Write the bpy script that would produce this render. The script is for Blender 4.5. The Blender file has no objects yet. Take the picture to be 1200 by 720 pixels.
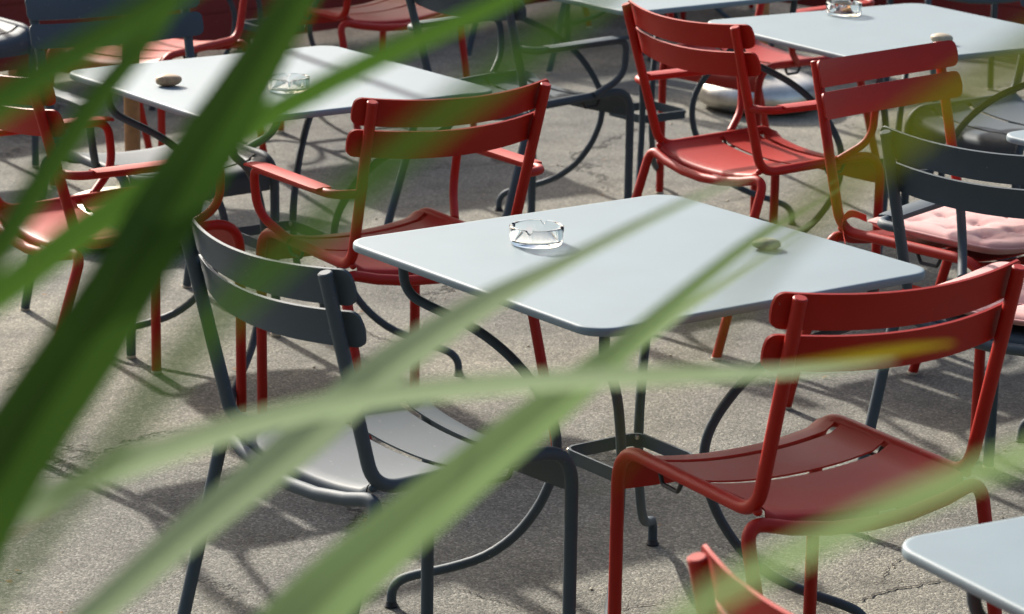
import bpy, bmesh, math, random
from mathutils import Vector, Matrix
random.seed(7)
R = math.radians
scene = bpy.context.scene
col = scene.collection

# ------------------------------------------------------------ camera, sky, sun, exposure
cd = bpy.data.cameras.new('camera')
cam = bpy.data.objects.new('camera', cd)
col.objects.link(cam)
cam.matrix_world = Matrix((( 0.99989, -0.01472, 0.0,      0.0),
                           ( 0.00374,  0.25371, -0.96727, 0.0),
                           ( 0.01424,  0.96717,  0.25374, 1.995),
                           ( 0, 0, 0, 1)))
cd.sensor_fit = 'HORIZONTAL'
cd.sensor_width = 36.0
cd.lens = 99.42
cd.clip_start = 0.05
cd.clip_end = 500.0
cd.dof.use_dof = True
cd.dof.focus_distance = 5.5
cd.dof.aperture_fstop = 9.0
cd.dof.aperture_blades = 9
scene.camera = cam
scene.render.resolution_x = 1024
scene.render.resolution_y = 614

SUN_ELEV = R(29.5)
SUN_DIR = Vector((-0.50 * math.cos(SUN_ELEV), 0.866 * math.cos(SUN_ELEV), math.sin(SUN_ELEV))).normalized()   # towards the sun
world = bpy.data.worlds.new('World')
scene.world = world
world.use_nodes = True
wn = world.node_tree
bg = wn.nodes['Background']
sky = wn.nodes.new('ShaderNodeTexSky')
sky.sky_type = 'NISHITA'
sky.sun_disc = False
sky.sun_elevation = SUN_ELEV
sky.sun_rotation = math.atan2(SUN_DIR.x, SUN_DIR.y)
sky.air_density = 1.0
sky.dust_density = 4.5
sky.ozone_density = 1.0
wn.links.new(sky.outputs[0], bg.inputs[0])
bg.inputs[1].default_value = 0.12
sl = bpy.data.lights.new('sun', 'SUN')
sl.energy = 4.2
sl.angle = R(1.2)
sl.color = (1.0, 0.945, 0.86)
so = bpy.data.objects.new('sun', sl)
col.objects.link(so)
so.rotation_euler = SUN_DIR.to_track_quat('Z', 'Y').to_euler()
so.location = SUN_DIR * 30
scene.view_settings.view_transform = 'Standard'
scene.view_settings.look = 'None'
scene.view_settings.exposure = 0.92
scene.view_settings.gamma = 1.0

# ------------------------------------------------------------ materials
def new_mat(name):
    m = bpy.data.materials.new(name)
    m.use_nodes = True
    nt = m.node_tree
    return m, nt, nt.nodes['Principled BSDF']

def node(nt, kind, **kw):
    n = nt.nodes.new(kind)
    for k, v in kw.items():
        if k in n.inputs: n.inputs[k].default_value = v
        else: setattr(n, k, v)
    return n

def ramp(nt, src, stops):
    r = nt.nodes.new('ShaderNodeValToRGB')
    e = r.color_ramp.elements
    while len(e) < len(stops): e.new(0.5)
    for el, (p, c) in zip(e, stops):
        el.position = p
        el.color = (c, c, c, 1) if isinstance(c, (int, float)) else (*c, 1)
    nt.links.new(src, r.inputs[0])
    return r

def paint(name, base, rough=0.38, spec=0.5, worn=(0.5, 0.5, 0.5), dust=0.12):
    """powder-coated metal: orange-peel grain, faint dust and small scuffs"""
    m, nt, b = new_mat(name)
    tc = node(nt, 'ShaderNodeTexCoord')
    oi = node(nt, 'ShaderNodeObjectInfo')
    mp = node(nt, 'ShaderNodeVectorMath', operation='ADD')
    nt.links.new(tc.outputs['Object'], mp.inputs[0]); nt.links.new(oi.outputs['Random'], mp.inputs[1])
    big = node(nt, 'ShaderNodeTexNoise', Scale=7.0, Detail=5.0, Roughness=0.62)
    fine = node(nt, 'ShaderNodeTexNoise', Scale=900.0, Detail=2.0)
    scr = node(nt, 'ShaderNodeTexNoise', Scale=42.0, Detail=7.0, Roughness=0.7)
    for n in (big, fine, scr): nt.links.new(mp.outputs[0], n.inputs['Vector'])
    c1 = tuple(x * 0.95 for x in base); c2 = tuple(min(1, x * 1.05) for x in base)
    r1 = ramp(nt, big.outputs['Fac'], [(0.3, c1), (0.7, c2)])
    mx = node(nt, 'ShaderNodeMixRGB'); mx.inputs[2].default_value = (*worn, 1)
    sm = ramp(nt, scr.outputs['Fac'], [(0.62, 0.0), (0.78, dust)])
    nt.links.new(sm.outputs[0], mx.inputs[0]); nt.links.new(r1.outputs[0], mx.inputs[1])
    nt.links.new(mx.outputs[0], b.inputs['Base Color'])
    rr = ramp(nt, big.outputs['Fac'], [(0.25, rough - 0.03), (0.75, rough + 0.03)])
    nt.links.new(rr.outputs[0], b.inputs['Roughness'])
    b.inputs['Specular IOR Level'].default_value = spec
    chip = node(nt, 'ShaderNodeTexNoise', Scale=95.0, Detail=3.0); nt.links.new(mp.outputs[0], chip.inputs['Vector'])
    cr = ramp(nt, chip.outputs['Fac'], [(0.735, 0.0), (0.75, 0.6)])
    m2 = node(nt, 'ShaderNodeMixRGB'); m2.inputs[2].default_value = tuple(0.35 * x + 0.12 for x in worn) + (1,)
    nt.links.new(cr.outputs[0], m2.inputs[0]); nt.links.new(mx.outputs[0], m2.inputs[1]); nt.links.new(m2.outputs[0], b.inputs['Base Color'])
    bp = node(nt, 'ShaderNodeBump', Strength=0.12, Distance=0.0006)
    nt.links.new(fine.outputs['Fac'], bp.inputs['Height']); nt.links.new(bp.outputs[0], b.inputs['Normal'])
    return m

M = {}
M['grey'] = paint('storm_grey_paint', (0.047, 0.067, 0.083), 0.63, spec=0.38)
M['red'] = paint('poppy_red_paint', (0.35, 0.0085, 0.002), 0.50, spec=0.30, worn=(0.36, 0.04, 0.03), dust=0.10)
M['top'] = paint('table_top_paint', (0.155, 0.208, 0.235), 0.58, worn=(0.30, 0.33, 0.34), dust=0.10)
M['fence'] = paint('fence_red_paint', (0.22, 0.016, 0.013), 0.5)
M['rubber'] = paint('black_rubber', (0.018, 0.018, 0.019), 0.6)
M['cap'] = paint('foot_cap_plastic', (0.55, 0.47, 0.36), 0.5)
M['plate'] = paint('maker_plate_metal', (0.50, 0.36, 0.34), 0.35)

def asphalt():
    m, nt, b = new_mat('asphalt')
    tc = node(nt, 'ShaderNodeTexCoord')
    V = tc.outputs['Object']
    def nz(scale, det=4, ro=0.6):
        n = node(nt, 'ShaderNodeTexNoise', Scale=scale, Detail=det, Roughness=ro); nt.links.new(V, n.inputs['Vector']); return n
    vor = node(nt, 'ShaderNodeTexVoronoi', Scale=215.0); nt.links.new(V, vor.inputs['Vector'])
    vor2 = node(nt, 'ShaderNodeTexVoronoi', Scale=75.0); nt.links.new(V, vor2.inputs['Vector'])
    # stones of the aggregate: every cell its own grey or buff
    sep = node(nt, 'ShaderNodeSeparateColor'); nt.links.new(vor.outputs['Color'], sep.inputs[0])
    stones = ramp(nt, sep.outputs[0], [(0.0, (0.105, 0.104, 0.094)), (0.3, (0.158, 0.155, 0.137)), (0.75, (0.205, 0.200, 0.174)), (1.0, (0.33, 0.322, 0.285))])
    patch = nz(0.55, 5, 0.62); fine = nz(5.0, 6, 0.65); grit = nz(420.0, 2)
    tone = ramp(nt, patch.outputs['Fac'], [(0.36, (0.62, 0.62, 0.63)), (0.46, (0.82, 0.81, 0.79)), (0.53, (0.94, 0.915, 0.86)), (0.66, (1.26, 1.20, 1.08))])
    mul = node(nt, 'ShaderNodeMixRGB', blend_type='MULTIPLY'); mul.inputs[0].default_value = 1.0
    nt.links.new(stones.outputs[0], mul.inputs[1]); nt.links.new(tone.outputs[0], mul.inputs[2])
    tone2 = ramp(nt, fine.outputs['Fac'], [(0.32, 0.70), (0.52, 1.0), (0.72, 1.16)])
    mul2 = node(nt, 'ShaderNodeMixRGB', blend_type='MULTIPLY'); mul2.inputs[0].default_value = 1.0
    nt.links.new(mul.outputs[0], mul2.inputs[1]); nt.links.new(tone2.outputs[0], mul2.inputs[2])
    # moss and damp in blotches
    moss = nz(1.3, 6, 0.7)
    mr = ramp(nt, moss.outputs['Fac'], [(0.60, 0.0), (0.74, 0.38)])
    mm = node(nt, 'ShaderNodeMixRGB'); mm.inputs[2].default_value = (0.11, 0.115, 0.06, 1)
    nt.links.new(mr.outputs[0], mm.inputs[0]); nt.links.new(mul2.outputs[0], mm.inputs[1])
    # cracks
    wob = nz(3.0, 6, 0.7)
    add = node(nt, 'ShaderNodeMixRGB', blend_type='LINEAR_LIGHT'); add.inputs[0].default_value = 0.28
    nt.links.new(V, add.inputs[1]); nt.links.new(wob.outputs['Color'], add.inputs[2])
    cr = node(nt, 'ShaderNodeTexVoronoi', Scale=0.62, feature='DISTANCE_TO_EDGE'); nt.links.new(add.outputs[0], cr.inputs['Vector'])
    crr = ramp(nt, cr.outputs['Distance'], [(0.0, 0.85), (0.003, 0.6), (0.007, 0.0)])
    cm = ramp(nt, nz(0.8, 3).outputs['Fac'], [(0.50, 0.0), (0.60, 1.0)])
    cf = node(nt, 'ShaderNodeMath', operation='MULTIPLY'); nt.links.new(crr.outputs[0], cf.inputs[0]); nt.links.new(cm.outputs[0], cf.inputs[1])
    mc = node(nt, 'ShaderNodeMixRGB'); mc.inputs[2].default_value = (0.028, 0.025, 0.022, 1)
    nt.links.new(cf.outputs[0], mc.inputs[0]); nt.links.new(mm.outputs[0], mc.inputs[1])
    nt.links.new(mc.outputs[0], b.inputs['Base Color'])
    b.inputs['Roughness'].default_value = 0.85
    b.inputs['Specular IOR Level'].default_value = 0.25
    b1 = node(nt, 'ShaderNodeBump', Strength=0.6, Distance=0.0028, invert=True)
    b2 = node(nt, 'ShaderNodeBump', Strength=0.5, Distance=0.003)
    b3 = node(nt, 'ShaderNodeBump', Strength=1.0, Distance=0.012, invert=True)
    b4 = node(nt, 'ShaderNodeBump', Strength=0.5, Distance=0.02)
    nt.links.new(vor.outputs['Distance'], b1.inputs['Height'])
    nt.links.new(grit.outputs['Fac'], b2.inputs['Height']); nt.links.new(b1.outputs[0], b2.inputs['Normal'])
    nt.links.new(cf.outputs[0], b3.inputs['Height']); nt.links.new(b2.outputs[0], b3.inputs['Normal'])
    nt.links.new(fine.outputs['Fac'], b4.inputs['Height']); nt.links.new(b3.outputs[0], b4.inputs['Normal'])
    nt.links.new(b4.outputs[0], b.inputs['Normal'])
    return m
M['asphalt'] = asphalt()

def leaf_mat(name, base, trans, rough=0.45, mix=0.4):
    m, nt, b = new_mat(name)
    tc = node(nt, 'ShaderNodeTexCoord')
    w = node(nt, 'ShaderNodeTexNoise', Scale=9.0, Detail=4.0); nt.links.new(tc.outputs['Object'], w.inputs['Vector'])
    c1 = tuple(x * 0.75 for x in base); c2 = tuple(x * 1.25 for x in base)
    uv = node(nt, 'ShaderNodeUVMap')
    st = node(nt, 'ShaderNodeMapping'); st.inputs['Scale'].default_value = (1.0, 0.03, 1.0)
    nt.links.new(uv.outputs[0], st.inputs['Vector'])
    w2 = node(nt, 'ShaderNodeTexNoise', Scale=7.0, Detail=4.0); nt.links.new(st.outputs[0], w2.inputs['Vector'])
    av = node(nt, 'ShaderNodeMath', operation='ADD'); nt.links.new(w.outputs['Fac'], av.inputs[0]); nt.links.new(w2.outputs['Fac'], av.inputs[1])
    hv = node(nt, 'ShaderNodeMath', operation='MULTIPLY'); hv.inputs[1].default_value = 0.5; nt.links.new(av.outputs[0], hv.inputs[0])
    r1 = ramp(nt, hv.outputs[0], [(0.38, c1), (0.62, c2)])
    mr_ = node(nt, 'ShaderNodeSeparateXYZ'); nt.links.new(uv.outputs[0], mr_.inputs[0])
    rib = ramp(nt, mr_.outputs[0], [(0.0, 1.08), (0.12, 1.0), (0.40, 0.95), (0.49, 0.60), (0.52, 0.72), (0.60, 1.0), (0.88, 1.0), (1.0, 1.1)])
    rm = node(nt, 'ShaderNodeMixRGB', blend_type='MULTIPLY'); rm.inputs[0].default_value = 1.0
    nt.links.new(r1.outputs[0], rm.inputs[1]); nt.links.new(rib.outputs[0], rm.inputs[2])
    fl = node(nt, 'ShaderNodeTexNoise', Scale=55.0, Detail=5.0); nt.links.new(tc.outputs['Object'], fl.inputs['Vector'])
    ff = ramp(nt, fl.outputs['Fac'], [(0.66, 0.0), (0.72, 0.7)])
    fm = node(nt, 'ShaderNodeMixRGB'); fm.inputs[2].default_value = (0.13, 0.085, 0.03, 1)
    nt.links.new(ff.outputs[0], fm.inputs[0]); nt.links.new(rm.outputs[0], fm.inputs[1])
    r1 = fm
    # veins along the blade
    sx = node(nt, 'ShaderNodeSeparateXYZ'); nt.links.new(uv.outputs[0], sx.inputs[0])
    wv = node(nt, 'ShaderNodeMath', operation='SINE'); mu = node(nt, 'ShaderNodeMath', operation='MULTIPLY'); mu.inputs[1].default_value = 70.0
    nt.links.new(sx.outputs[0], mu.inputs[0]); nt.links.new(mu.outputs[0], wv.inputs[0])
    bp = node(nt, 'ShaderNodeBump', Strength=0.25, Distance=0.0006)
    nt.links.new(wv.outputs[0], bp.inputs['Height']); nt.links.new(bp.outputs[0], b.inputs['Normal'])
    nt.links.new(r1.outputs[0], b.inputs['Base Color'])
    b.inputs['Roughness'].default_value = rough
    b.inputs['Specular IOR Level'].default_value = 0.06
    t = node(nt, 'ShaderNodeBsdfTranslucent')
    tm = node(nt, 'ShaderNodeMixRGB', blend_type='MULTIPLY'); tm.inputs[0].default_value = 1.0; tm.inputs[1].default_value = (*trans, 1)
    nt.links.new(rib.outputs[0], tm.inputs[2]); nt.links.new(tm.outputs[0], t.inputs[0])
    ms = node(nt, 'ShaderNodeMixShader'); ms.inputs[0].default_value = mix
    out = nt.nodes['Material Output']
    nt.links.new(b.outputs[0], ms.inputs[1]); nt.links.new(t.outputs[0], ms.inputs[2]); nt.links.new(ms.outputs[0], out.inputs[0])
    return m
M['leaf_dark'] = leaf_mat('dark_leaf', (0.038, 0.085, 0.016), (0.040, 0.090, 0.014), 0.65, 0.5)
M['leaf_pale'] = leaf_mat('pale_leaf', (0.22, 0.285, 0.185), (0.235, 0.31, 0.19), 0.6, 0.5)
M['leaf_sage'] = leaf_mat('sage_leaf', (0.17, 0.25, 0.12), (0.18, 0.27, 0.115), 0.6, 0.5)
M['leaf_bright'] = leaf_mat('yellow_green_leaf', (0.06, 0.08, 0.010), (0.085, 0.105, 0.006), 0.6, 0.5)
M['leaf_tip'] = leaf_mat('yellowed_leaf', (0.15, 0.12, 0.012), (0.16, 0.13, 0.008), 0.6, 0.5)

def simple(name, base, rough, metal=0.0, scale=40.0, var=0.2, bump=0.15, dist=0.001, sheen=0.0):
    m, nt, b = new_mat(name)
    tc = node(nt, 'ShaderNodeTexCoord')
    n = node(nt, 'ShaderNodeTexNoise', Scale=scale, Detail=6.0, Roughness=0.65); nt.links.new(tc.outputs['Object'], n.inputs['Vector'])
    r1 = ramp(nt, n.outputs['Fac'], [(0.3, tuple(x * (1 - var) for x in base)), (0.7, tuple(min(1, x * (1 + var)) for x in base))])
    nt.links.new(r1.outputs[0], b.inputs['Base Color'])
    rr = ramp(nt, n.outputs['Fac'], [(0.3, max(0.05, rough - 0.08)), (0.7, rough + 0.08)]); nt.links.new(rr.outputs[0], b.inputs['Roughness'])
    b.inputs['Metallic'].default_value = metal
    b.inputs['Sheen Weight'].default_value = sheen
    bp = node(nt, 'ShaderNodeBump', Strength=bump, Distance=dist)
    nt.links.new(n.outputs['Fac'], bp.inputs['Height']); nt.links.new(bp.outputs[0], b.inputs['Normal'])
    return m
M['steel'] = simple('brushed_steel', (0.60, 0.565, 0.50), 0.42, 1.0, 14.0, 0.25)
M['wood'] = simple('oiled_wood', (0.30, 0.135, 0.045), 0.5, 0.0, 22.0, 0.3)
M['canvas'] = simple('parasol_canvas', (0.55, 0.52, 0.45), 0.85, 0.0, 200.0, 0.1)
M['pebble_brown'] = simple('brown_pebble', (0.36, 0.25, 0.14), 0.6, 0.0, 60.0, 0.35, 0.3)
M['pebble_buff'] = simple('buff_pebble', (0.36, 0.30, 0.20), 0.6, 0.0, 60.0, 0.3, 0.3)
M['pebble_grey'] = simple('grey_green_pebble', (0.27, 0.28, 0.19), 0.55, 0.0, 60.0, 0.3, 0.3)
M['cloth'] = simple('pink_cotton', (0.55, 0.265, 0.245), 0.9, 0.0, 700.0, 0.10, 0.5, 0.0008, 0.3)
M['tape'] = simple('red_tape', (0.62, 0.045, 0.025), 0.8, 0.0, 300.0, 0.15)
M['dry_leaf'] = simple('dry_leaf', (0.22, 0.12, 0.05), 0.8, 0.0, 90.0, 0.4)
M['paper'] = simple('cigarette_paper', (0.75, 0.70, 0.60), 0.8)
M['filter'] = simple('cigarette_filter', (0.55, 0.27, 0.08), 0.8, 0.0, 300.0, 0.3)
M['ash'] = simple('ash', (0.10, 0.035, 0.03), 0.9, 0.0, 300.0, 0.4)
g, nt, b = new_mat('clear_glass')
b.inputs['Base Color'].default_value = (0.97, 0.99, 0.985, 1); b.inputs['Roughness'].default_value = 0.02
b.inputs['IOR'].default_value = 1.5; b.inputs['Transmission Weight'].default_value = 1.0
M['glass'] = g

# ------------------------------------------------------------ helpers
def finish(name, bm, mat, angle=40):
    me = bpy.data.meshes.new(name)
    bmesh.ops.recalc_face_normals(bm, faces=bm.faces)
    bm.to_mesh(me); bm.free()
    me.shade_smooth(); me.set_sharp_from_angle(angle=R(angle))
    me.materials.append(mat)
    return me

def link(name, me, parent=None, loc=(0, 0, 0), rz=0.0):
    o = bpy.data.objects.new(name, me)
    col.objects.link(o)
    o.location = loc; o.rotation_euler = (0, 0, rz)
    if parent: o.parent = parent
    return o

def thing(name, label, cat, loc=(0, 0, 0), rz=0.0, group=None, me=None):
    o = link(name, me, None, loc, rz)
    o['label'] = label; o['category'] = cat
    if group: o['group'] = group
    return o

def fillet(pts, rad, n=7):
    """polyline with rounded corners"""
    P = [Vector(p) for p in pts]
    out = [P[0]]
    for i in range(1, len(P) - 1):
        a, c, d = P[i - 1], P[i], P[i + 1]
        r = rad[i - 1] if isinstance(rad, (list, tuple)) else rad
        u = (a - c); v = (d - c); lu, lv = u.length, v.length
        u.normalize(); v.normalize()
        ang = u.angle(v)
        if r <= 0 or ang > math.pi - 0.02: out.append(c); continue
        t = min(r / math.tan(ang / 2), lu * 0.49 if i > 1 else lu * 0.95, lv * 0.49 if i < len(P) - 2 else lv * 0.95)
        p0, p1 = c + u * t, c + v * t
        for k in range(n + 1):
            s = k / n
            q = (1 - s) ** 2 * p0 + 2 * s * (1 - s) * c + s * s * p1
            # pull towards a true arc
            out.append(q)
    out.append(P[-1])
    return out

def smooth_path(pts, n=6):
    P = [Vector(p) for p in pts]
    P = [2 * P[0] - P[1]] + P + [2 * P[-1] - P[-2]]
    out = []
    for i in range(1, len(P) - 2):
        p0, p1, p2, p3 = P[i - 1:i + 3]
        for k in range(n):
            t = k / n
            out.append(0.5 * ((2 * p1) + (p2 - p0) * t + (2 * p0 - 5 * p1 + 4 * p2 - p3) * t * t + (3 * p1 - p0 - 3 * p2 + p3) * t ** 3))
    out.append(P[-2])
    return out

def add_tube(bm, pts, r, n=14, cap=0.25):
    P = [Vector(p) for p in pts]
    Q = [P[0]]
    for p in P[1:]:
        if (p - Q[-1]).length > 1e-5: Q.append(p)
    P = Q
    T = []
    for i in range(len(P)):
        a = P[max(i - 1, 0)]; c = P[min(i + 1, len(P) - 1)]
        T.append((c - a).normalized())
    up = Vector((0, 0, 1)) if abs(T[0].z) < 0.9 else Vector((1, 0, 0))
    N = (up - T[0] * up.dot(T[0])).normalized()
    rings = []
    def ring(p, t, nn, rr):
        b2 = t.cross(nn)
        return [bm.verts.new(p + (nn * math.cos(2 * math.pi * k / n) + b2 * math.sin(2 * math.pi * k / n)) * rr) for k in range(n)]
    for i, p in enumerate(P):
        if i: N = (N - T[i] * N.dot(T[i])).normalized()
        if i == 0 and cap: rings.append(ring(p, T[i], N, r * (1 - cap * 0.6)))
        q = p + T[i] * (r * cap * 0.5) if i == 0 and cap else (p - T[i] * (r * cap * 0.5) if i == len(P) - 1 and cap else p)
        rings.append(ring(q, T[i], N, r))
        if i == len(P) - 1 and cap: rings.append(ring(p, T[i], N, r * (1 - cap * 0.6)))
    for a, c in zip(rings, rings[1:]):
        for k in range(n): bm.faces.new((a[k], a[(k + 1) % n], c[(k + 1) % n], c[k]))
    bm.faces.new(rings[0]); bm.faces.new(rings[-1])

def add_box(bm, cx, cy, cz, sx, sy, sz, bevel=0.0):
    r = bmesh.ops.create_cube(bm, size=1.0)
    for v in r['verts']:
        v.co = Vector((cx + v.co.x * sx, cy + v.co.y * sy, cz + v.co.z * sz))
    if bevel:
        es = list({e for v in r['verts'] for e in v.link_edges})
        bmesh.ops.bevel(bm, geom=es, offset=bevel, segments=2, affect='EDGES')

def add_lathe(bm, prof, n=48):
    rings = []
    for r, z in prof:
        rings.append([bm.verts.new((r * math.cos(2 * math.pi * k / n), r * math.sin(2 * math.pi * k / n), z)) for k in range(n)] if r > 1e-6 else [bm.verts.new((0, 0, z))])
    for a, c in zip(rings, rings[1:]):
        for k in range(n):
            k2 = (k + 1) % n
            if len(a) == 1 and len(c) == 1: continue
            if len(a) == 1: bm.faces.new((a[0], c[k], c[k2]))
            elif len(c) == 1: bm.faces.new((a[k], a[k2], c[0]))
            else: bm.faces.new((a[k], a[k2], c[k2], c[k]))
    return rings

def add_sheet(bm, G, thick_dir):
    """closed thin sheet from a grid G[i][j] of points and a matching offset vector function"""
    ni, nj = len(G), len(G[0])
    A = [[bm.verts.new(G[i][j]) for j in range(nj)] for i in range(ni)]
    B = [[bm.verts.new(G[i][j] + thick_dir(i, j)) for j in range(nj)] for i in range(ni)]
    for i in range(ni - 1):
        for j in range(nj - 1):
            bm.faces.new((A[i][j], A[i + 1][j], A[i + 1][j + 1], A[i][j + 1]))
            bm.faces.new((B[i][j], B[i][j + 1], B[i + 1][j + 1], B[i + 1][j]))
    for i in range(ni - 1):
        for j in (0, nj - 1): bm.faces.new((A[i][j], A[i + 1][j], B[i + 1][j], B[i][j]))
    for j in range(nj - 1):
        for i in (0, ni - 1): bm.faces.new((A[i][j], A[i][j + 1], B[i][j + 1], B[i][j]))
    return A, B

# ------------------------------------------------------------ the ground
def make_ground():
    bm = bmesh.new()
    bmesh.ops.create_grid(bm, x_segments=60, y_segments=60, size=60.0)
    for v in bm.verts: v.co.y += 20
    o = link('terrace_asphalt', finish('terrace_asphalt', bm, M['asphalt']))
    o['kind'] = 'structure'
make_ground()
def cracks():
    rnd = random.Random(4)
    g = bpy.data.objects['terrace_asphalt']
    m = simple('crack_dirt', (0.035, 0.030, 0.024), 0.95, 0.0, 300.0, 0.5, 0.6, 0.003)
    for w, P in CRACKS:
        pts = []
        for a, c in zip(P, P[1:]):
            for k in range(7):
                t = k / 7; pts.append(Vector((a[0] + (c[0] - a[0]) * t, a[1] + (c[1] - a[1]) * t, 0)))
        pts.append(Vector((*P[-1], 0)))
        bm = bmesh.new(); rows = []
        for k, p in enumerate(pts):
            d = (pts[min(k + 1, len(pts) - 1)] - pts[max(k - 1, 0)]).normalized(); n = Vector((-d.y, d.x, 0))
            p = p + n * rnd.uniform(-.006, .006) + Vector((0, 0, .0025))
            h = w * rnd.uniform(.35, 1.1) * min(1, .15 + 3 * min(k, len(pts) - 1 - k) / len(pts)) * .55
            rows.append((bm.verts.new(p - n * h), bm.verts.new(p + n * h)))
        for a, c in zip(rows, rows[1:]): bm.faces.new((a[0], a[1], c[1], c[0]))
        link('crack', finish('crack', bm, m), g)
CRACKS = [
(0.0075, [(0.66, 5.299), (0.709, 5.33), (0.757, 5.376), (0.808, 5.407), (0.851, 5.429), (0.909, 5.462), (0.96, 5.52)]),
(0.0035, [(0.654, 5.371), (0.704, 5.433), (0.765, 5.435), (0.81, 5.447), (0.876, 5.45)]),
(0.0045, [(0.759, 5.43), (0.78, 5.492), (0.797, 5.538), (0.823, 5.576), (0.874, 5.599)]),
(0.004, [(-0.129, 5.373), (-0.086, 5.35), (-0.051, 5.318), (-0.005, 5.286), (0.029, 5.245)]),
(0.006, [(0.665, 8.964), (0.713, 9.019), (0.755, 9.06), (0.794, 9.089)]),
(0.005, [(-0.431, 7.38), (-0.393, 7.329), (-0.363, 7.27), (-0.32, 7.23), (-0.276, 7.148)]),
(0.005, [(-1.35, 6.833), (-1.29, 6.883), (-1.24, 6.917), (-1.188, 6.96)]),
(0.004, [(-1.28, 6.685), (-1.248, 6.717), (-1.222, 6.763)]),
(0.005, [(0.501, 8.576), (0.568, 8.723), (0.65, 8.9)]),
(0.004, [(0.177, 5.241), (0.254, 5.273), (0.333, 5.319)]),
]
cracks()

# ------------------------------------------------------------ tables
TOP_S, TOP_Z = 0.80, 0.74
def table_meshes():
    D = {}
    # top: rounded square with a turned-down rolled edge
    bm = bmesh.new()
    def outline(h, rr, n=9):
        pts = []
        for qx, qy, a0 in ((1, 1, 0), (-1, 1, 90), (-1, -1, 180), (1, -1, 270)):
            for k in range(n + 1):
                a = R(a0 + 90 * k / n)
                pts.append((qx * (h - rr) + rr * math.cos(a), qy * (h - rr) + rr * math.sin(a)))
        return pts
    H = TOP_S / 2
    prof = [(0.010, 0.0), (0.0045, 0.0), (0.0018, -0.0012), (0.0004, -0.0035), (0.0, -0.007), (0.0, -0.012), (0.0012, -0.015), (0.005, -0.016), (0.014, -0.016), (0.015, -0.008)]
    rings = []
    for ins, z in prof:
        rings.append([bm.verts.new((x, y, TOP_Z + z)) for x, y in outline(H - ins, 0.055 - ins)])
    n = len(rings[0])
    for a, c in zip(rings, rings[1:]):
        for k in range(n): bm.faces.new((a[k], a[(k + 1) % n], c[(k + 1) % n], c[k]))
    bm.faces.new(rings[0]); bm.faces.new(rings[-1])
    D['tabletop'] = finish('tabletop', bm, M['top'], 50)
    # one bent leg along +x
    prof = [(0.447, 0.723), (0.446, 0.690), (0.441, 0.658), (0.425, 0.635), (0.395, 0.619), (0.350, 0.600), (0.300, 0.575), (0.252, 0.541), (0.209, 0.499),
            (0.172, 0.446), (0.150, 0.400), (0.142, 0.355), (0.146, 0.308), (0.157, 0.272), (0.180, 0.222), (0.222, 0.165), (0.280, 0.119), (0.350, 0.090), (0.415, 0.071),
            (0.448, 0.057), (0.464, 0.036), (0.467, 0.004)]
    bm = bmesh.new()
    add_tube(bm, smooth_path([(r, 0, z) for r, z in prof], 3), 0.0098, 12)
    add_box(bm, 0.447, 0, 0.7185, 0.05, 0.035, 0.005, 0.001)
    D['leg'] = finish('leg', bm, M['grey'])
    bm = bmesh.new()
    add_lathe(bm, [(0, 0.0), (0.013, 0.0), (0.0145, 0.003), (0.012, 0.006), (0.0105, 0.012), (0, 0.012)], 16)
    for v in bm.verts: v.co.x += 0.467
    D['foot_cap'] = finish('foot_cap', bm, M['rubber'])
    # the flat-bar ring that ties the legs together
    bm = bmesh.new()
    h = 0.0935
    def ring_pts(off): return outline(h + off, 0.028 + off, 6)
    zs = (0.326, 0.352)
    loops = [[bm.verts.new((x, y, z)) for x, y in ring_pts(off)] for off, z in ((0, zs[0]), (0, zs[1]), (-0.005, zs[1]), (-0.005, zs[0]))]
    n = len(loops[0])
    for i in range(4):
        a, c = loops[i], loops[(i + 1) % 4]
        for k in range(n): bm.faces.new((a[k], a[(k + 1) % n], c[(k + 1) % n], c[k]))
    D['ring'] = finish('ring', bm, M['grey'], 35)
    bm = bmesh.new()
    s = bmesh.ops.create_uvsphere(bm, u_segments=10, v_segments=6, radius=0.0065)
    bmesh.ops.translate(bm, verts=s['verts'], vec=(0.118, 0, 0.345))
    D['bolt'] = finish('bolt', bm, M['steel'])
    return D
TM = table_meshes()
def table(x, y, a, label):
    t = thing('cafe_table', label, 'table', (x, y, 0), a, 'square metal cafe tables')
    link('tabletop', TM['tabletop'], t)
    for k in range(4):
        l = link('leg', TM['leg'], t, rz=R(45 + 90 * k))
        link('foot_cap', TM['foot_cap'], l)
    r = link('ring', TM['ring'], t)
    for k in range(4): link('bolt', TM['bolt'], r, rz=R(45 + 90 * k))
    return t
table(0.231, 5.185, 0.629, 'whole grey metal table in the middle, ashtray and greenish stone on top')
table(-0.593, 6.988, 0.615, 'grey metal table at left with a brown stone and an ashtray behind leaves')
table(1.078, 7.921, 0.553, 'pale grey table at top right with ashtray and buff stone')
table(1.048, 3.427, 0.502, 'nearest table, only its left corner in view at bottom right')
table(0.415, 8.750, 0.640, 'table at the top edge whose tied legs show behind the red armchair')
table(1.672, 6.335, 0.610, 'table at the right edge, a thin white corner above the grey chair back')
table(-0.900, 10.35, 0.600, 'far table at top left against the red boards, legs showing between red chairs')
table(0.640, 12.15, 0.620, 'farthest table in the shade at top centre, bent leg ending by dark ground')

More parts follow.
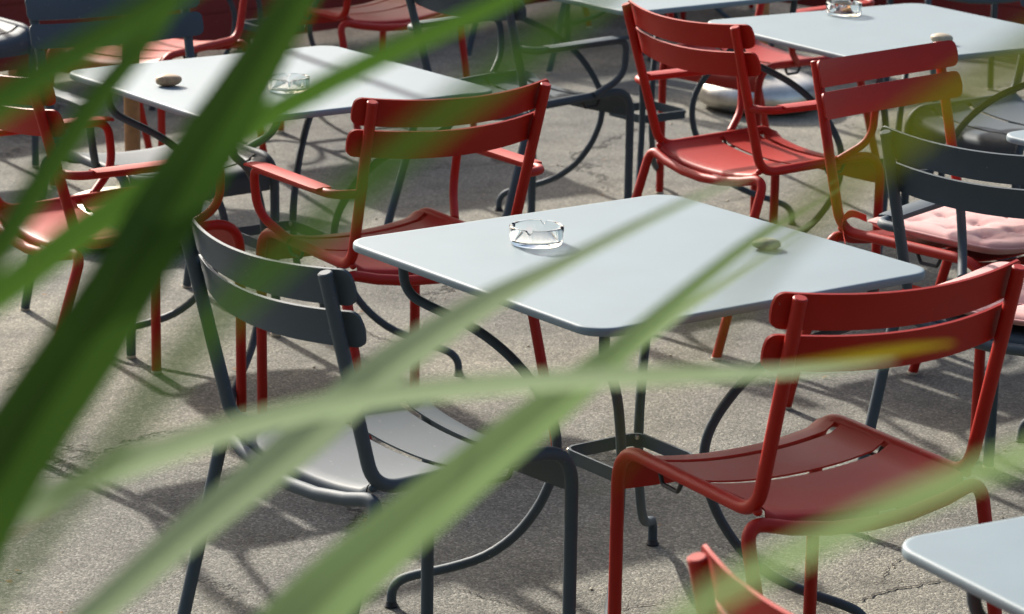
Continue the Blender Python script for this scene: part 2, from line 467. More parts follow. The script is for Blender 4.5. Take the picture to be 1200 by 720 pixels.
# ------------------------------------------------------------ chairs
KS = dict(wt=.226, wb=.224, wf=.221, Ht=.868, yt=-.288, yb=-.188, zb=.476, yf=.241, zf=.466, xr=.240, yr=-.323, wu=.250, yu=-.193, zu=.463)
KA = dict(wt=.226, wb=.211, wf=.213, Ht=.868, yt=-.279, yb=-.161, zb=.475, yf=.256, zf=.476, xr=.248, yr=-.322, wu=.238, yu=-.170, zu=.462,
          za=.651, xj=.226, yj=.150, xa=.279, yaf=.160)
TR = 0.0125
def chair_meshes(K, mat, arms, tag):
    D = {}
    def lerp(a, b, t): return a + (b - a) * t
    def rail_z(y): return lerp(K['zb'], K['zf'], (y - K['yb']) / (K['yf'] - K['yb']))
    def rail_x(y): return lerp(K['wb'], K['wf'], (y - K['yb']) / (K['yf'] - K['yb']))
    for s, nm in ((-1, 'L'), (1, 'R')):
        bm = bmesh.new()
        path = fillet([(s * K['wt'], K['yt'], K['Ht']), (s * K['wb'], K['yb'], K['zb'] - .004), (s * K['wf'], K['yf'] + .004, K['zf'] + .004), (s * K['wf'], K['yf'] + .004, 0.004)], [.068, .075], 9)
        add_tube(bm, path, TR, 16, 0.3)
        D['side_frame' + nm] = finish('side_frame', bm, mat)
        bm = bmesh.new()
        add_lathe(bm, [(0, 0), (0.0118, 0), (0.0135, 0.002), (0.0135, 0.007), (0.0118, 0.009), (0, 0.009)], 16)
        for v in bm.verts: v.co += Vector((s * K['wf'], K['yf'] + .004, 0))
        D['front_cap' + nm] = finish('foot_cap', bm, M['cap'])
        bm = bmesh.new()
        add_lathe(bm, [(0, 0), (0.0118, 0), (0.0135, 0.002), (0.0135, 0.007), (0.0118, 0.009), (0, 0.009)], 16)
        for v in bm.verts: v.co += Vector((s * K['xr'], K['yr'], 0))
        D['rear_cap' + nm] = finish('foot_cap', bm, M['cap'])
        # rubber loop under the rail
        bm = bmesh.new()
        y = lerp(K['yb'], K['yf'], .62); x = s * (rail_x(y) - .004); z = rail_z(y)
        add_tube(bm, fillet([(x, y - .035, z - .008), (x, y - .022, z - .032), (x, y + .026, z - .032), (x, y + .038, z - .008)], .008, 4), .0042, 8, 0)
        D['stacking_stop' + nm] = finish('stacking_stop', bm, M['rubber'])
        if arms:
            bm = bmesh.new()
            t = (K['za'] - K['zb']) / (K['Ht'] - K['zb'])
            xa0 = lerp(K['wb'], K['wt'], t); ya0 = lerp(K['yb'], K['yt'], t)
            yv = K['yaf'] + .012
            path = fillet([(s * xa0, ya0, K['za']), (s * (K['xa']), ya0 + .012, K['za']), (s * K['xa'], yv, K['za'] - .004),
                           (s * (K['xa'] - .012), yv + .004, K['zb'] + .060), (s * (rail_x(.1) + .012), K['yj'] - .052, rail_z(.1) + .006)], [.045, .04, .085], 9)
            add_tube(bm, path, .0105, 14, 0.2)
            D['arm_tube' + nm] = finish('arm_tube', bm, mat)
            # flat arm pad lying on the tube
            bm = bmesh.new()
            y0, y1 = ya0 + .055, yv + .008
            ny, nx = 12, 7
            G = []
            for i in range(ny + 1):
                v = i / ny; row = []
                for j in range(nx + 1):
                    u = j / nx * 2 - 1
                    e = min(v, 1 - v) * (y1 - y0)
                    w = .0235 - (max(0, .008 - e) ** 2) * 60
                    row.append(Vector((s * (K['xa'] + .001) + u * w, y0 + v * (y1 - y0), K['za'] + .0085 + .0022 * (1 - u * u) - .004 * max(0, (v - .85) / .15) ** 2)))
                G.append(row)
            add_sheet(bm, G, lambda i, j: Vector((0, 0, -.005)))
            D['armrest' + nm] = finish('armrest', bm, mat, 50)
    # rear legs: one bent tube, its bar sagging with the seat
    bm = bmesh.new()
    wu, zu, yu = K['wu'], K['zu'], K['yu']
    bar = [(-wu, yu, zu)] + [(wu * t, yu - .020 * (1 - t * t), zu - .036 * (1 - t * t)) for t in (-.66, -.33, 0, .33, .66)] + [(wu, yu, zu)]
    add_tube(bm, fillet([(-K['xr'], K['yr'], .004)] + bar + [(K['xr'], K['yr'], .004)], [.07, 0, 0, 0, 0, 0, .07], 9), TR, 16, 0.2)
    for s in (-1, 1):
        w = bmesh.ops.create_uvsphere(bm, u_segments=12, v_segments=8, radius=.008)
        for v in w['verts']: v.co = Vector((s * (rail_x(yu) - .002) + v.co.x, yu + .006 + v.co.y * 1.3, zu + .013 + v.co.z))
    D['rear_frame'] = finish('rear_frame', bm, mat)
    # back slats
    top = Vector((0, K['yt'], K['Ht'])); bot = Vector((0, K['yb'], K['zb']))
    dn = (bot - top).normalized(); nf = Vector((0, -dn.z, dn.y))
    if nf.y < 0: nf = -nf
    hw, h = K['wt'] + .029, .066
    rc = .017
    for name, s0 in (('A', .001), ('B', .078)):
        bm = bmesh.new()
        xs = [-hw, -hw + rc * .08, -hw + rc * .3, -hw + rc * .6, -hw + rc]
        xs += [(-hw + rc) + (2 * (hw - rc)) * k / 22 for k in range(1, 22)] + [-x for x in reversed(xs)]
        G = []
        for x in xs:
            e = hw - abs(x)
            cut = rc - math.sqrt(max(0, rc * rc - (rc - e) ** 2)) if e < rc else 0
            row = []
            dep = TR + .0035 - .042 * (1 - (x / K['wt']) ** 2)
            for j in range(6):
                sft = s0 + cut + (h - 2 * cut) * j / 5
                p = top + dn * sft + nf * (dep + .0022 * (1 - (2 * j / 5 - 1) ** 2)); p.x = x
                row.append(p)
            G.append(row)
        add_sheet(bm, G, lambda i, j: nf * .0055)
        for s in (-1, 1):
            c = top + dn * (s0 + h / 2) + nf * (TR * .95); c.x = s * K['wt']
        D['back_slat' + name] = finish('back_slat', bm, mat, 50)
    # seat slats
    wi = min(K['wb'], K['wf']) - .0115
    yb, yf = K['yb'], K['yf']
    L = yf - yb
    y1, y2 = yb + .49 * L, yb + .83 * L
    gap = .0088
    rear = [(yb - .006, -.033), (yb - .007, -.020), (yb - .0062, -.010), (yb - .0035, -.0035), (yb + .003, -.0004), (yb + .03, 0)] + [(lerp(yb + .03, y1 - gap, k / 4), 0) for k in range(1, 5)]
    mid = [(lerp(y1 + gap, y2 - gap, k / 4), 0) for k in range(5)]
    front = [(y2 + gap, 0), (lerp(y2, yf, .45), -.0005), (yf - .022, -.003), (yf - .008, -.009), (yf, -.020), (yf + .003, -.036), (yf + .003, -.055), (yf + .002, -.074)]
    for name, prof, x0 in (('A', rear, 0), ('B', mid, 0), ('C', front, 0)):
        bm = bmesh.new()
        G = []
        for i, (y, dz) in enumerate(prof):
            row = []
            for j in range(19):
                u = (j / 18) * 2 - 1
                sag = .022 * (1 - abs(u) ** 2.2)
                shape = 1.0
                if name == 'C': shape = max(.2, 1 + .8 * min(0, dz + .010) / .062)
                lip = .009 * max(0, (abs(u) - .93) / .07) ** .7 if name != 'C' or dz > -.01 else 0
                row.append(Vector((u * wi, y, rail_z(max(min(y, yf), yb)) - .004 + dz - sag * shape + lip)))
            G.append(row)
        A = []
        for i in range(len(prof)):
            a = Vector((0, prof[max(i - 1, 0)][0], prof[max(i - 1, 0)][1])); c = Vector((0, prof[min(i + 1, len(prof) - 1)][0], prof[min(i + 1, len(prof) - 1)][1]))
            t = (c - a).normalized(); A.append(Vector((0, t.z, -t.y)) * .0035)
        add_sheet(bm, G, lambda i, j: A[i])
        D['seat_slat' + name] = finish('seat_slat', bm, mat, 50)
    bm = bmesh.new()
    add_box(bm, .045, yb - .0085, K['zb'] - .004 - .022 * .95 - .0185, .036, .003, .013, .0008)
    D['maker_plate'] = finish('maker_plate', bm, M['plate'] if tag == 'red' else M['steel'])
    return D
CM = {(k, c): chair_meshes(KA if k == 'arm' else KS, M[c], k == 'arm', c) for k in ('side', 'arm') for c in ('grey', 'red')}
GROUPS = {('side', 'red'): 'red metal side chairs', ('side', 'grey'): 'grey metal side chairs', ('arm', 'red'): 'red metal armchairs', ('arm', 'grey'): 'grey metal armchairs'}
def chair(kind, colour, x, y, a, label):
    D = CM[(kind, colour)]
    t = thing('cafe_chair' if kind == 'side' else 'cafe_armchair', label, 'chair' if kind == 'side' else 'armchair', (x, y, 0), a, GROUPS[(kind, colour)])
    for s in 'LR':
        f = link('side_frame', D['side_frame' + s], t)
        link('foot_cap', D['front_cap' + s], f)
        link('stacking_stop', D['stacking_stop' + s], f)
    r = link('rear_frame', D['rear_frame'], t)
    for s in 'LR': link('foot_cap', D['rear_cap' + s], r)
    for s in 'AB': link('back_slat', D['back_slat' + s], t)
    for s in 'ABC':
        o = link('seat_slat', D['seat_slat' + s], t)
        if s == 'A' and colour == 'red': link('maker_plate', D['maker_plate'], o)
    if kind == 'arm':
        for s in 'LR':
            f = link('arm_tube', D['arm_tube' + s], t)
            link('armrest', D['armrest' + s], t)
    return t
chair('side', 'grey', -.217, 4.858, -.917, 'grey chair without arms at the left of the middle table, back to the camera')
chair('side', 'red', .510, 4.746, .533, 'red chair without arms at the right of the middle table, back to the camera')
chair('arm', 'red', -.273, 6.387, .584, 'red armchair just behind the middle table, facing the left table')
chair('arm', 'red', .650, 7.482, -.947, 'red armchair at the top right table, back slats overlapping its left corner')
chair('arm', 'grey', .011, 8.351, -.823, 'grey armchair at top centre with a white-lit armrest, behind the red armchair')
chair('arm', 'grey', 1.118, 5.867, -.636, 'grey armchair at the right edge holding a pink cushion, its back to the camera')
chair('arm', 'grey', -.950, 7.366, 3.732, 'grey armchair on the far side of the left table, facing the camera')
chair('arm', 'red', -.985, 6.565, -.948, 'red armchair at the left edge, mostly hidden by green leaves')
chair('side', 'red', 1.073, 6.586, 3.884, 'red chair facing the camera with a pink tufted cushion on its seat')
chair('arm', 'red', .816, 9.113, 2.301, 'red armchair seen under and beyond the top right table by a steel base')
chair('side', 'red', -.522, 9.982, .635, 'far red chair at the top edge left of centre, only its seat and legs showing')
chair('side', 'red', -1.201, 9.182, 2.640, 'red chair at top left with a sunlit seat behind the grey slats')
chair('side', 'grey', -1.944, 9.422, 3.827, 'grey chair at the top left corner, a bright pale seat front')
chair('side', 'red', .588, 3.134, -.950, 'nearest red chair, only a slat corner and post showing at bottom edge')
chair('side', 'grey', 1.480, 8.107, 2.201, 'grey chair with a shiny slatted seat behind the red and grey chair backs at right')
chair('side', 'grey', 1.740, 10.85, .25, 'grey chair at the top right corner, tube bar beyond the table')
chair('side', 'red', 1.080, 12.75, 2.45, 'red chair in dark shade at the top edge, legs just beyond the top right table')
chair('side', 'red', .300, 12.95, .70, 'farthest red chair at the top edge, a lone leg on dark ground')
chair('side', 'grey', .200, 11.75, -.80, 'grey chair far back in the shade, two legs seen behind a green leaf')

# ------------------------------------------------------------ things on the tables
def ashtray(x, y, rz, label, butts=0):
    n = 144
    bm = bmesh.new()
    prof = [(0, .0), (.044, .0), (.0495, .002), (.0515, .006), (.0525, .030), (.0522, .0345), (.0505, .036), (.0470, .036), (.0452, .0345), (.0442, .030), (.0425, .011), (.039, .008), (0, .008)]
    rings = add_lathe(bm, prof, n)
    for ri in range(4, 10):
        for k, v in enumerate(rings[ri]):
            a = (k / n * 4) % 1.0
            d = abs(a - .5) * (2 * math.pi / 4) * .05
            if d < .0055: v.co.z -= (.0065 * math.sqrt(max(0, 1 - (d / .0055) ** 2))) if v.co.z > .031 else 0
    t = thing('ashtray', label, 'ashtray', (x, y, TOP_Z + .0006), rz, 'clear glass ashtrays')
    link('bowl', finish('bowl', bm, M['glass'], 35), t)
    if butts:
        bm = bmesh.new(); add_lathe(bm, [(0, .0085), (.030, .0086), (.024, .012), (.010, .0155), (0, .016)], 20)
        for v in bm.verts: v.co.z += random.uniform(0, .0025) if v.co.z > .009 else 0
        link('ash_heap', finish('ash_heap', bm, M['ash'], 20), t)
        for k in range(butts):
            bm = bmesh.new(); a = k * 2.2 + .4
            p = Vector((.018 * math.cos(a), .018 * math.sin(a), .0165)); d = Vector((math.cos(a + 1.3), math.sin(a + 1.3), .22)).normalized()
            add_tube(bm, [p - d * .012, p + d * .012], .0037, 10, .1)
            link('cigarette_butt', finish('cigarette_butt', bm, M['filter'] if k % 2 == 0 else M['paper']), t)
ashtray(.045, 5.262, .5, 'clean clear glass ashtray on the middle table')
ashtray(.955, 8.200, .2, 'clear glass ashtray holding ash and butts on the top right table', 3)
ashtray(-.555, 6.835, .9, 'clear glass ashtray half hidden by leaves on the left table')

def pebble(x, y, rz, sx, sy, sz, mat, label, seed):
    bm = bmesh.new()
    bmesh.ops.create_icosphere(bm, subdivisions=4, radius=1.0)
    rnd = random.Random(seed)
    ph = [rnd.uniform(0, 6.3) for _ in range(6)]
    for v in bm.verts:
        c = v.co
        k = 1 + .05 * math.sin(2.1 * c.x + ph[0]) + .05 * math.sin(2.7 * c.y + ph[1]) + .04 * math.sin(3.3 * c.z + ph[2] + c.x)
        v.co = Vector((c.x * sx * k, c.y * sy * k, (abs(c.z) ** .8 * (1 if c.z > 0 else -1)) * sz * k))
    z0 = min(v.co.z for v in bm.verts)
    for v in bm.verts: v.co.z -= z0
    thing('stone', label, 'stone', (x, y, TOP_Z + .0004), rz, 'stones weighing down the tables', finish('stone', bm, mat, 60))
pebble(.483, 5.249, .1, .0285, .021, .0105, M['pebble_grey'], 'flat grey green stone on the middle table', 3)
pebble(-.854, 6.884, .1, .034, .024, .0150, M['pebble_brown'], 'oval brown stone on the left table', 5)
pebble(1.167, 7.695, -.2, .031, .023, .0145, M['pebble_buff'], 'buff stone at the near edge of the top right table', 8)

# ------------------------------------------------------------ seat cushions
def cushion(x, y, a, label, seed, fold=False):
    rnd = random.Random(seed)
    bm = bmesh.new()
    N, S = 44, .200
    tuft = [(i * .105, j * .105) for i in (-1, 0, 1) for j in (-1, 0, 1)]
    G0, G1 = [], []
    for i in range(N + 1):
        r0, r1 = [], []
        for j in range(N + 1):
            u, v = i / N * 2 - 1, j / N * 2 - 1
            # rounded square plan
            k = (abs(u) ** 7 + abs(v) ** 7) ** (1 / 7) if (u or v) else 1
            m = max(abs(u), abs(v))
            f = m / k if k else 1
            x_, y_ = u * f * S * (1 - .03 * (1 - v * v)), v * f * S
            edge = max(0.0, 1 - m ** 5) ** .5
            h = .019 * edge
            for tx, ty in tuft:
                d = math.hypot(x_ - tx, y_ - ty); h -= .012 * math.exp(-(d / .022) ** 2) * (1 if m < .9 else 0)
                an = math.atan2(y_ - ty, x_ - tx)
                h -= .0045 * math.exp(-(d / .05) ** 2) * (.5 + .5 * math.cos(5 * an + tx * 40))
            h += .0025 * math.sin(28 * x_ + 5 * seed) * math.sin(24 * y_ + seed) * edge
            sag = -.018 * (1 - (min(abs(x_), .2) / .2) ** 2)
            r0.append(Vector((x_, y_, .028 + h + sag)))
            r1.append(Vector((x_, y_, .026 - .022 * edge + sag)))
        G0.append(r0); G1.append(r1)
    A = [[bm.verts.new(p) for p in r] for r in G0]
    B = [[bm.verts.new(p) for p in r] for r in G1]
    for i in range(N):
        for j in range(N):
            bm.faces.new((A[i][j], A[i + 1][j], A[i + 1][j + 1], A[i][j + 1])); bm.faces.new((B[i][j], B[i][j + 1], B[i + 1][j + 1], B[i + 1][j]))
    for i in range(N):
        for j in (0, N): bm.faces.new((A[i][j], A[i + 1][j], B[i + 1][j], B[i][j])); bm.faces.new((A[j][i], A[j][i + 1], B[j][i + 1], B[j][i]))
    t = thing('seat_cushion', label, 'cushion', (x, y, .474), a, 'pink seat cushions')
    link('pad', finish('pad', bm, M['cloth'], 70), t)
    # piping round the edge
    bm = bmesh.new()
    loop = [G0[i][0] for i in range(N)] + [G0[N][j] for j in range(N)] + [G0[N - i][N] for i in range(N)] + [G0[0][N - j] for j in range(N)]
    add_tube(bm, [p + Vector((0, 0, -.001)) for p in loop] + [loop[0] + Vector((0, 0, -.001))], .0032, 6, 0)
    link('piping', finish('piping', bm, M['cloth'], 70), t)
    for tx, ty in tuft:
        sg = -.018 * (1 - (abs(tx) / .2) ** 2)
        bm = bmesh.new(); s = bmesh.ops.create_uvsphere(bm, u_segments=10, v_segments=6, radius=.006)
        for v in bm.verts: v.co = Vector((tx + v.co.x, ty + v.co.y, 0.0365 + sg + v.co.z * .5))
        link('tuft_button', finish('tuft_button', bm, M['cloth']), t)
    for s in (-1, 1):
        bm = bmesh.new()
        P = smooth_path([(s * .185, -.185, .030), (s * .205, -.212, .040), (s * .222, -.222, .030), (s * .236, -.215, .008), (s * .240, -.200, -.03)], 5)
        G = [[p + Vector((.000, .0, -.009)), p + Vector((.004, 0, .009))] for p in P]
        add_sheet(bm, G, lambda i, j: Vector((.0012, .0012, 0)))
        link('tie', finish('tie', bm, M['tape'], 50), t)
    return t
def on_chair(cx, cy, a, fx, fy): return cx + math.cos(a) * fx - math.sin(a) * fy, cy + math.sin(a) * fx + math.cos(a) * fy
x, y = on_chair(1.073, 6.586, 3.884, 0, .045); cushion(x, y, 3.884, 'pink tufted cushion on the red chair that faces the camera', 2)
x, y = on_chair(1.118, 5.867, -.636, 0, .035); cushion(x, y, -.636, 'pink cushion on the grey armchair, partly hidden by red slats', 5)

# ------------------------------------------------------------ parasols (only base and pole foot are in the picture)
def parasol(x, y, label):
    t = thing('parasol_stand', label, 'parasol stand', (x, y, 0), .3, 'parasol stands with steel bases')
    bm = bmesh.new()
    prof = [(0, .010), (.150, .010), (.205, .012), (.232, .028), (.245, .055), (.240, .085), (.222, .108), (.190, .123), (.150, .129), (.09, .131), (0, .131)]
    rings = add_lathe(bm, prof, 56)
    link('base', finish('base', bm, M['steel'], 45), t)
    bm = bmesh.new()
    add_box(bm, 0, 0, .165, .088, .088, .072, .003)
    link('sleeve', finish('sleeve', bm, M['steel']), t)
    bm = bmesh.new(); add_tube(bm, [(0, 0, .14), (0, 0, 2.10)], .024, 20, .3)
    link('pole', finish('pole', bm, M['wood']), t)
parasol(.935, 10.67, 'round steel parasol stand on the ground behind the red armchair at right')
parasol(-1.150, 8.36, 'parasol stand with a brown wooden pole seen under the left table')

def added_parasol(x, y, rad, label):  # wholly out of view, added so its canopy shades the far ground
    t = thing('added_parasol', label, 'parasol', (x, y, 0), .2, 'added open parasols beyond the fence')
    bm = bmesh.new(); add_lathe(bm, [(0, 0.004), (.25, 0.004), (.25, .05), (.06, .075), (0, .075)], 40)
    link('base', finish('base', bm, M['steel'], 45), t)
    bm = bmesh.new(); add_tube(bm, [(0, 0, .07), (0, 0, 2.72)], .024, 18, .3)
    link('pole', finish('pole', bm, M['wood']), t)
    for k in range(8):
        a0, a1 = 2 * math.pi * k / 8, 2 * math.pi * (k + 1) / 8
        c = (0, 0, 2.68); p = (rad * math.cos(a0), rad * math.sin(a0), 2.12); q = (rad * math.cos(a1), rad * math.sin(a1), 2.12)
        C0, P0, Q0 = Vector(c), Vector(p), Vector(q)
        bm = bmesh.new()
        G = []
        for i in range(9):
            f = .012 + .988 * i / 8; row = []
            for j in range(7):
                g = j / 6
                w = C0.lerp(P0.lerp(Q0, g), f); w.z -= .05 * f * math.sin(math.pi * g); row.append(w)
            G.append(row)
        add_sheet(bm, G, lambda i, j: Vector((0, 0, -.0015)))
        link('canopy_panel', finish('canopy_panel', bm, M['canvas'], 60), t)
        bm = bmesh.new(); add_tube(bm, [(0, 0, 2.655), (p[0], p[1], p[2] - .012)], .008, 8, 0)
        link('rib', finish('rib', bm, M['wood']), t)
added_parasol(-2.12, 15.60, 1.45, 'unseen open parasol added left behind the red board fence to shade the ground at top centre')
added_parasol(-.62, 16.60, 1.45, 'unseen open parasol added right behind the red board fence to shade its foot')

# ------------------------------------------------------------ unseen foliage block, added behind the camera to cut sky fill
def added_hedge():
    rnd = random.Random(5)
    t = thing('added_hedge', 'tall green foliage block added unseen behind the camera to cut sky fill', 'added_hedge', (0, -3.0, 0))
    bm = bmesh.new()
    add_box(bm, 0, -.5, 2.3, 15.8, .9, 4.6)
    link('stem_mass', finish('stem_mass', bm, M['leaf_dark']), t)
    vs, fs = [], []
    for k in range(16000):
        x, z = rnd.uniform(-8, 8), rnd.uniform(0.02, 4.7)
        y = rnd.gauss(0, .05) + .06 * math.sin(x * 3.1) * math.sin(z * 2.7)
        n = Vector((rnd.gauss(0, .6), 1 + rnd.gauss(0, .3), rnd.gauss(.3, .6))).normalized()
        u = n.orthogonal().normalized(); u.rotate(Matrix.Rotation(rnd.uniform(0, 6.3), 3, n)); v = n.cross(u)
        c = Vector((x, y, z)); l = rnd.uniform(.05, .09)
        b0 = len(vs)
        vs += [c - u * l, c + v * l * .4, c + u * l, c - v * l * .4]
        fs.append((b0, b0 + 1, b0 + 2, b0 + 3))
    me = bpy.data.meshes.new('foliage'); me.from_pydata([tuple(p) for p in vs], [], fs); me.materials.append(M['leaf_dark'])
    o = link('foliage', me, t); o['kind'] = 'stuff'
added_hedge()

# ------------------------------------------------------------ red board fences closing off the terrace
def fence(p0, p1, label):
    a, c = Vector((*p0, 0)), Vector((*p1, 0))
    L = (c - a).length
    t = thing('board_fence', label, 'fence', a, math.atan2(c.y - a.y, c.x - a.x), 'red board fences')
    rnd = random.Random(int(L * 100))
    for k in range(5):
        bm = bmesh.new()
        add_box(bm, L / 2, rnd.uniform(-.002, .002), .055 + .0625 + k * .131, L, .024, .1302, .004)
        link('board', finish('board', bm, M['fence']), t)
    for k in range(int(L / 1.1) + 1):
        bm = bmesh.new(); add_box(bm, .12 + k * 1.1, .052, .36, .07, .07, .70, .004)
        link('post', finish('post', bm, M['fence']), t)
fence((-3.60, 9.40), (.70, 13.50), 'long red board fence behind the chairs at top left')
fence((.76, 13.52), (3.60, 10.70), 'red board fence behind the table at top right')

# ------------------------------------------------------------ litter on the ground
bm = bmesh.new()
rl = random.Random(11)
for k in range(150):
    x, y = rl.uniform(-2.2, 2.6), rl.uniform(3.8, 12.0)
    s = rl.uniform(.004, .013); a = rl.uniform(0, 6.3)
    vs = []
    for q in range(6):
        b2 = a + q * math.pi / 3
        rr = s * (1 if q % 3 == 0 else .5)
        vs.append(bm.verts.new((x + rr * math.cos(b2), y + rr * math.sin(b2), .003 + rl.uniform(0, .004))))
    top_v = bm.verts.new((x, y, .006))
    for q in range(6): bm.faces.new((vs[q], vs[(q + 1) % 6], top_v))
lit = link('leaf_litter', finish('leaf_litter', bm, M['dry_leaf'], 20)); lit['kind'] = 'stuff'

bm = bmesh.new()
for k in range(420):
    x, y = rl.uniform(-1.6, 2.0), rl.uniform(3.8, 10.5)
    r = rl.uniform(.0016, .0045)
    q = bmesh.ops.create_icosphere(bm, subdivisions=1, radius=r)
    for v in q['verts']: v.co = Vector((x + v.co.x * rl.uniform(.7, 1.3), y + v.co.y * rl.uniform(.7, 1.3), r * .5 + v.co.z * .7))
gr = link('loose_grit', finish('loose_grit', bm, M['pebble_buff'], 20)); gr['kind'] = 'stuff'

# ------------------------------------------------------------ strap-leaved plants close to the camera
LEAVES = [
('dark',[(-0.2361,0.9281,1.592,0.0324),(-0.2143,0.9632,1.6272,0.0338),(-0.1972,0.9962,1.6547,0.0316),(-0.1823,1.028,1.6773,0.0311),(-0.1657,1.06,1.7007,0.0306),(-0.149,1.0928,1.7271,0.028),(-0.132,1.126,1.755,0.028),(-0.113,1.1595,1.7844,0.0225),(-0.0942,1.1935,1.8153,0.0174),(-0.0765,1.2287,1.8511,0.0128),(-0.0635,1.2625,1.8813,0.0029)]),
('dark',[(-0.2717,1.0018,1.6757,0.0103),(-0.2338,1.0367,1.6993,0.0119),(-0.2002,1.0699,1.7165,0.0128),(-0.1714,1.1034,1.7348,0.0138),(-0.1409,1.1361,1.7499,0.0135),(-0.0981,1.1707,1.7725,0.011),(-0.0567,1.204,1.7899,0.0099),(-0.0169,1.2364,1.804,0.0087),(0.0284,1.2701,1.823,0.0052),(0.0602,1.3025,1.8368,0.0015)]),
('dark',[(-0.2173,0.7748,1.7959,0.0102),(-0.1872,0.8061,1.8167,0.0105),(-0.1548,0.8374,1.8372,0.0113),(-0.1332,0.8663,1.849,0.0112),(-0.1128,0.8949,1.8596,0.0099),(-0.091,0.9241,1.8724,0.0059),(-0.0793,0.9521,1.8804,0.0014)]),
('dark',[(-0.2691,0.9249,1.5798,0.0087),(-0.2296,0.969,1.6738,0.0094),(-0.2065,1.0012,1.7228,0.0102),(-0.1915,1.0268,1.7465,0.011),(-0.1775,1.0523,1.7699,0.0112),(-0.1629,1.0774,1.7918,0.0108),(-0.1492,1.1013,1.8087,0.0097),(-0.1373,1.1253,1.8265,0.0085),(-0.1203,1.1524,1.8559,0.002)]),
('dark',[(-0.1283,0.4587,1.7729,0.0032),(-0.1097,0.4738,1.7911,0.0038),(-0.0934,0.4896,1.8119,0.0042),(-0.0834,0.5029,1.8234,0.0046),(-0.0722,0.5166,1.8361,0.005),(-0.06,0.5305,1.8498,0.0054),(-0.0474,0.5437,1.8607,0.0058),(-0.0361,0.5563,1.8693,0.0063),(-0.0232,0.5691,1.8788,0.0064),(-0.0104,0.5817,1.8873,0.0062),(0.0037,0.5944,1.8962,0.0056),(0.0174,0.6069,1.9046,0.0046),(0.0362,0.6207,1.9178,0.0011)]),
('sage',[(-0.1366,1.0155,1.5309,0.035),(-0.1053,1.0732,1.554,0.033),(-0.0778,1.1292,1.5703,0.0293),(-0.0439,1.1848,1.5853,0.0259),(-0.0069,1.2405,1.6005,0.0221),(0.0291,1.2958,1.6143,0.0179),(0.0594,1.3501,1.6243,0.0126),(0.0939,1.4057,1.639,0.0085),(0.1262,1.4603,1.6503,0.0052),(0.1582,1.5138,1.6569,0.0029),(0.1848,1.5661,1.6594,0.0013)]),
('pale',[(-0.2685,1.1074,1.487,0.0096),(-0.222,1.1557,1.5136,0.0119),(-0.1834,1.2031,1.5368,0.0136),(-0.1419,1.2512,1.5625,0.0175),(-0.1016,1.2985,1.585,0.0202),(-0.0629,1.3462,1.6095,0.0193),(-0.0174,1.3928,1.6294,0.0138),(0.0264,1.4376,1.6423,0.0079),(0.0681,1.4819,1.6538,0.0052),(0.1073,1.5255,1.6622,0.0033),(0.1341,1.567,1.6629,0.0013)]),
('pale',[(-0.2597,1.0209,1.5516,0.0076),(-0.2321,1.0562,1.5953,0.0083),(-0.213,1.0846,1.6125,0.0085),(-0.1929,1.1101,1.6188,0.0099),(-0.1573,1.1363,1.6276,0.012),(-0.1166,1.1621,1.6353,0.0113),(-0.0741,1.187,1.6392,0.0105),(-0.0299,1.2109,1.6391,0.01),(0.016,1.2342,1.637,0.0096),(0.0675,1.2571,1.6336,0.009),(0.1129,1.2798,1.629,0.0067),(0.1475,1.3026,1.6251,0.0047),(0.1707,1.3254,1.6211,0.0029),(0.1905,1.3482,1.6171,0.0011)]),
('sage',[(-0.0057,0.5684,1.7182,0.0059),(0.0206,0.5953,1.7475,0.0054),(0.0466,0.6185,1.7629,0.0058),(0.0722,0.6394,1.7693,0.0059),(0.1002,0.6601,1.7751,0.0061),(0.1296,0.6805,1.7798,0.0057),(0.1593,0.7005,1.7829,0.0047),(0.1859,0.7201,1.7844,0.001)]),
('bright',[(0.0137,0.4189,1.8579,0.0004),(0.0272,0.4316,1.8724,0.0008),(0.0385,0.4436,1.8842,0.0021),(0.0503,0.455,1.8941,0.0038),(0.0682,0.4669,1.9058,0.0047),(0.0882,0.4786,1.9163,0.005),(0.1104,0.4901,1.9264,0.0051),(0.1348,0.501,1.9343,0.0052)]),
('tip',[(-0.2737,1.1379,1.5249,0.0007),(-0.2244,1.1796,1.5731,0.0007),(-0.1683,1.2155,1.5999,0.0007),(-0.078,1.2497,1.6196,0.0008),(0.0166,1.2795,1.623,0.0008),(0.0825,1.3075,1.6193,0.0008),(0.1177,1.335,1.6141,0.002),(0.1478,1.3628,1.6097,0.0053),(0.179,1.3911,1.6071,0.0059),(0.209,1.4192,1.6039,0.0043),(0.2347,1.447,1.5993,0.0013)]),
('pale',[(-0.1997,1.3813,1.3488,0.0064),(-0.1403,1.4292,1.4003,0.0065),(-0.0922,1.4743,1.4407,0.0067),(-0.0465,1.5171,1.4725,0.0068),(0.0012,1.5589,1.5005,0.0069),(0.0459,1.6008,1.529,0.0062),(0.0899,1.6414,1.5525,0.0054),(0.1243,1.68,1.5681,0.0046),(0.1568,1.7176,1.5799,0.0033),(0.192,1.7553,1.5925,0.0014)]),
]
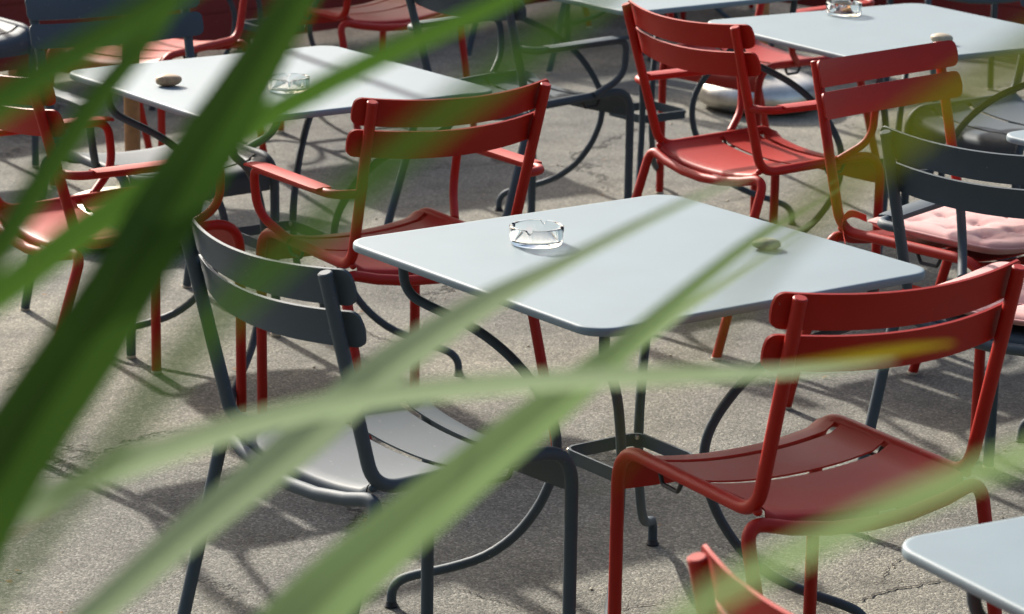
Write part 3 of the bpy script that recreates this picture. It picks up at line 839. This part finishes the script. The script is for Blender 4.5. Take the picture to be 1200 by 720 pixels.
def blade(pts, root, mat, parent, seed):
    """one arching strap leaf: a slightly folded blade that grows from the plant's root"""
    rnd = random.Random(seed)
    P = [Vector(p[:3]) for p in pts]; W = [p[3] for p in pts]
    r = Vector(root)
    if r.z < .5:
        m1 = r.lerp(P[0], .35); m1.z = r.z + (P[0].z - r.z) * .5
        m2 = r.lerp(P[0], .75); m2.z = r.z + (P[0].z - r.z) * .85
        P = [r, m1, m2] + P; W = [W[0] * .7, W[0] * .9, W[0]] + W
    n = 8
    path = smooth_path(P, n)
    ws = [p.x for p in smooth_path([Vector((w, 0, 0)) for w in W], n)]
    cen = Vector((0, 0, 1.995))
    bm = bmesh.new()
    uvl = bm.loops.layers.uv.new('UVMap')
    G, UV = [], {}
    tilt = rnd.uniform(-.35, .35)
    for i, p in enumerate(path):
        t = (path[min(i + 1, len(path) - 1)] - path[max(i - 1, 0)]).normalized()
        view = (p - cen).normalized()
        side = t.cross(view).normalized(); nrm = side.cross(t).normalized()
        s2 = (side * math.cos(tilt) + nrm * math.sin(tilt)); n2 = (nrm * math.cos(tilt) - side * math.sin(tilt))
        w = max(ws[i], .0006) / 2 / math.cos(tilt)
        row = []
        for j in range(7):
            u = j / 3 - 1
            row.append(p + s2 * (u * w) + n2 * (abs(u) * w * .16 - w * .05 * (u == 0)))
        G.append(row)
    A = [[bm.verts.new(p) for p in row] for row in G]
    for i in range(len(G) - 1):
        for j in range(6): bm.faces.new((A[i][j], A[i + 1][j], A[i + 1][j + 1], A[i][j + 1]))
    idx = {}
    for i in range(len(G)):
        for j in range(7): idx[A[i][j]] = (j / 6, i * .1)
    for f in bm.faces:
        for l in f.loops: l[uvl].uv = idx[l.vert]
    me = finish('leaf', bm, mat, 60)
    o = link('leaf', me, parent)
    o.location = -parent.location
ROOT = {'dark': (-.42, .95, 0), 'pale': (-.02, 1.15, 0), 'bright': (.62, 1.0, 0)}
PL = {'dark': thing('strap_leaf_plant', 'dark green strap leaved plant at left, broad blurred blades close to the lens', 'plant', ROOT['dark']),
      'pale': thing('strap_leaf_plant', 'pale sage green plant at bottom, long thin blades crossing before the middle table', 'plant', ROOT['pale']),
      'bright': thing('strap_leaf_plant', 'yellowish green blurred blade at right before the red and grey chair backs', 'plant', ROOT['bright'])}
for i, (kind, pts) in enumerate(LEAVES):
    low = kind != 'bright' 
    if kind == 'bright': pts = pts[::-1]
    own = 'pale' if kind in ('tip', 'sage') else kind
    blade(pts, ROOT[own], M['leaf_' + kind], PL[own], 20 + i)
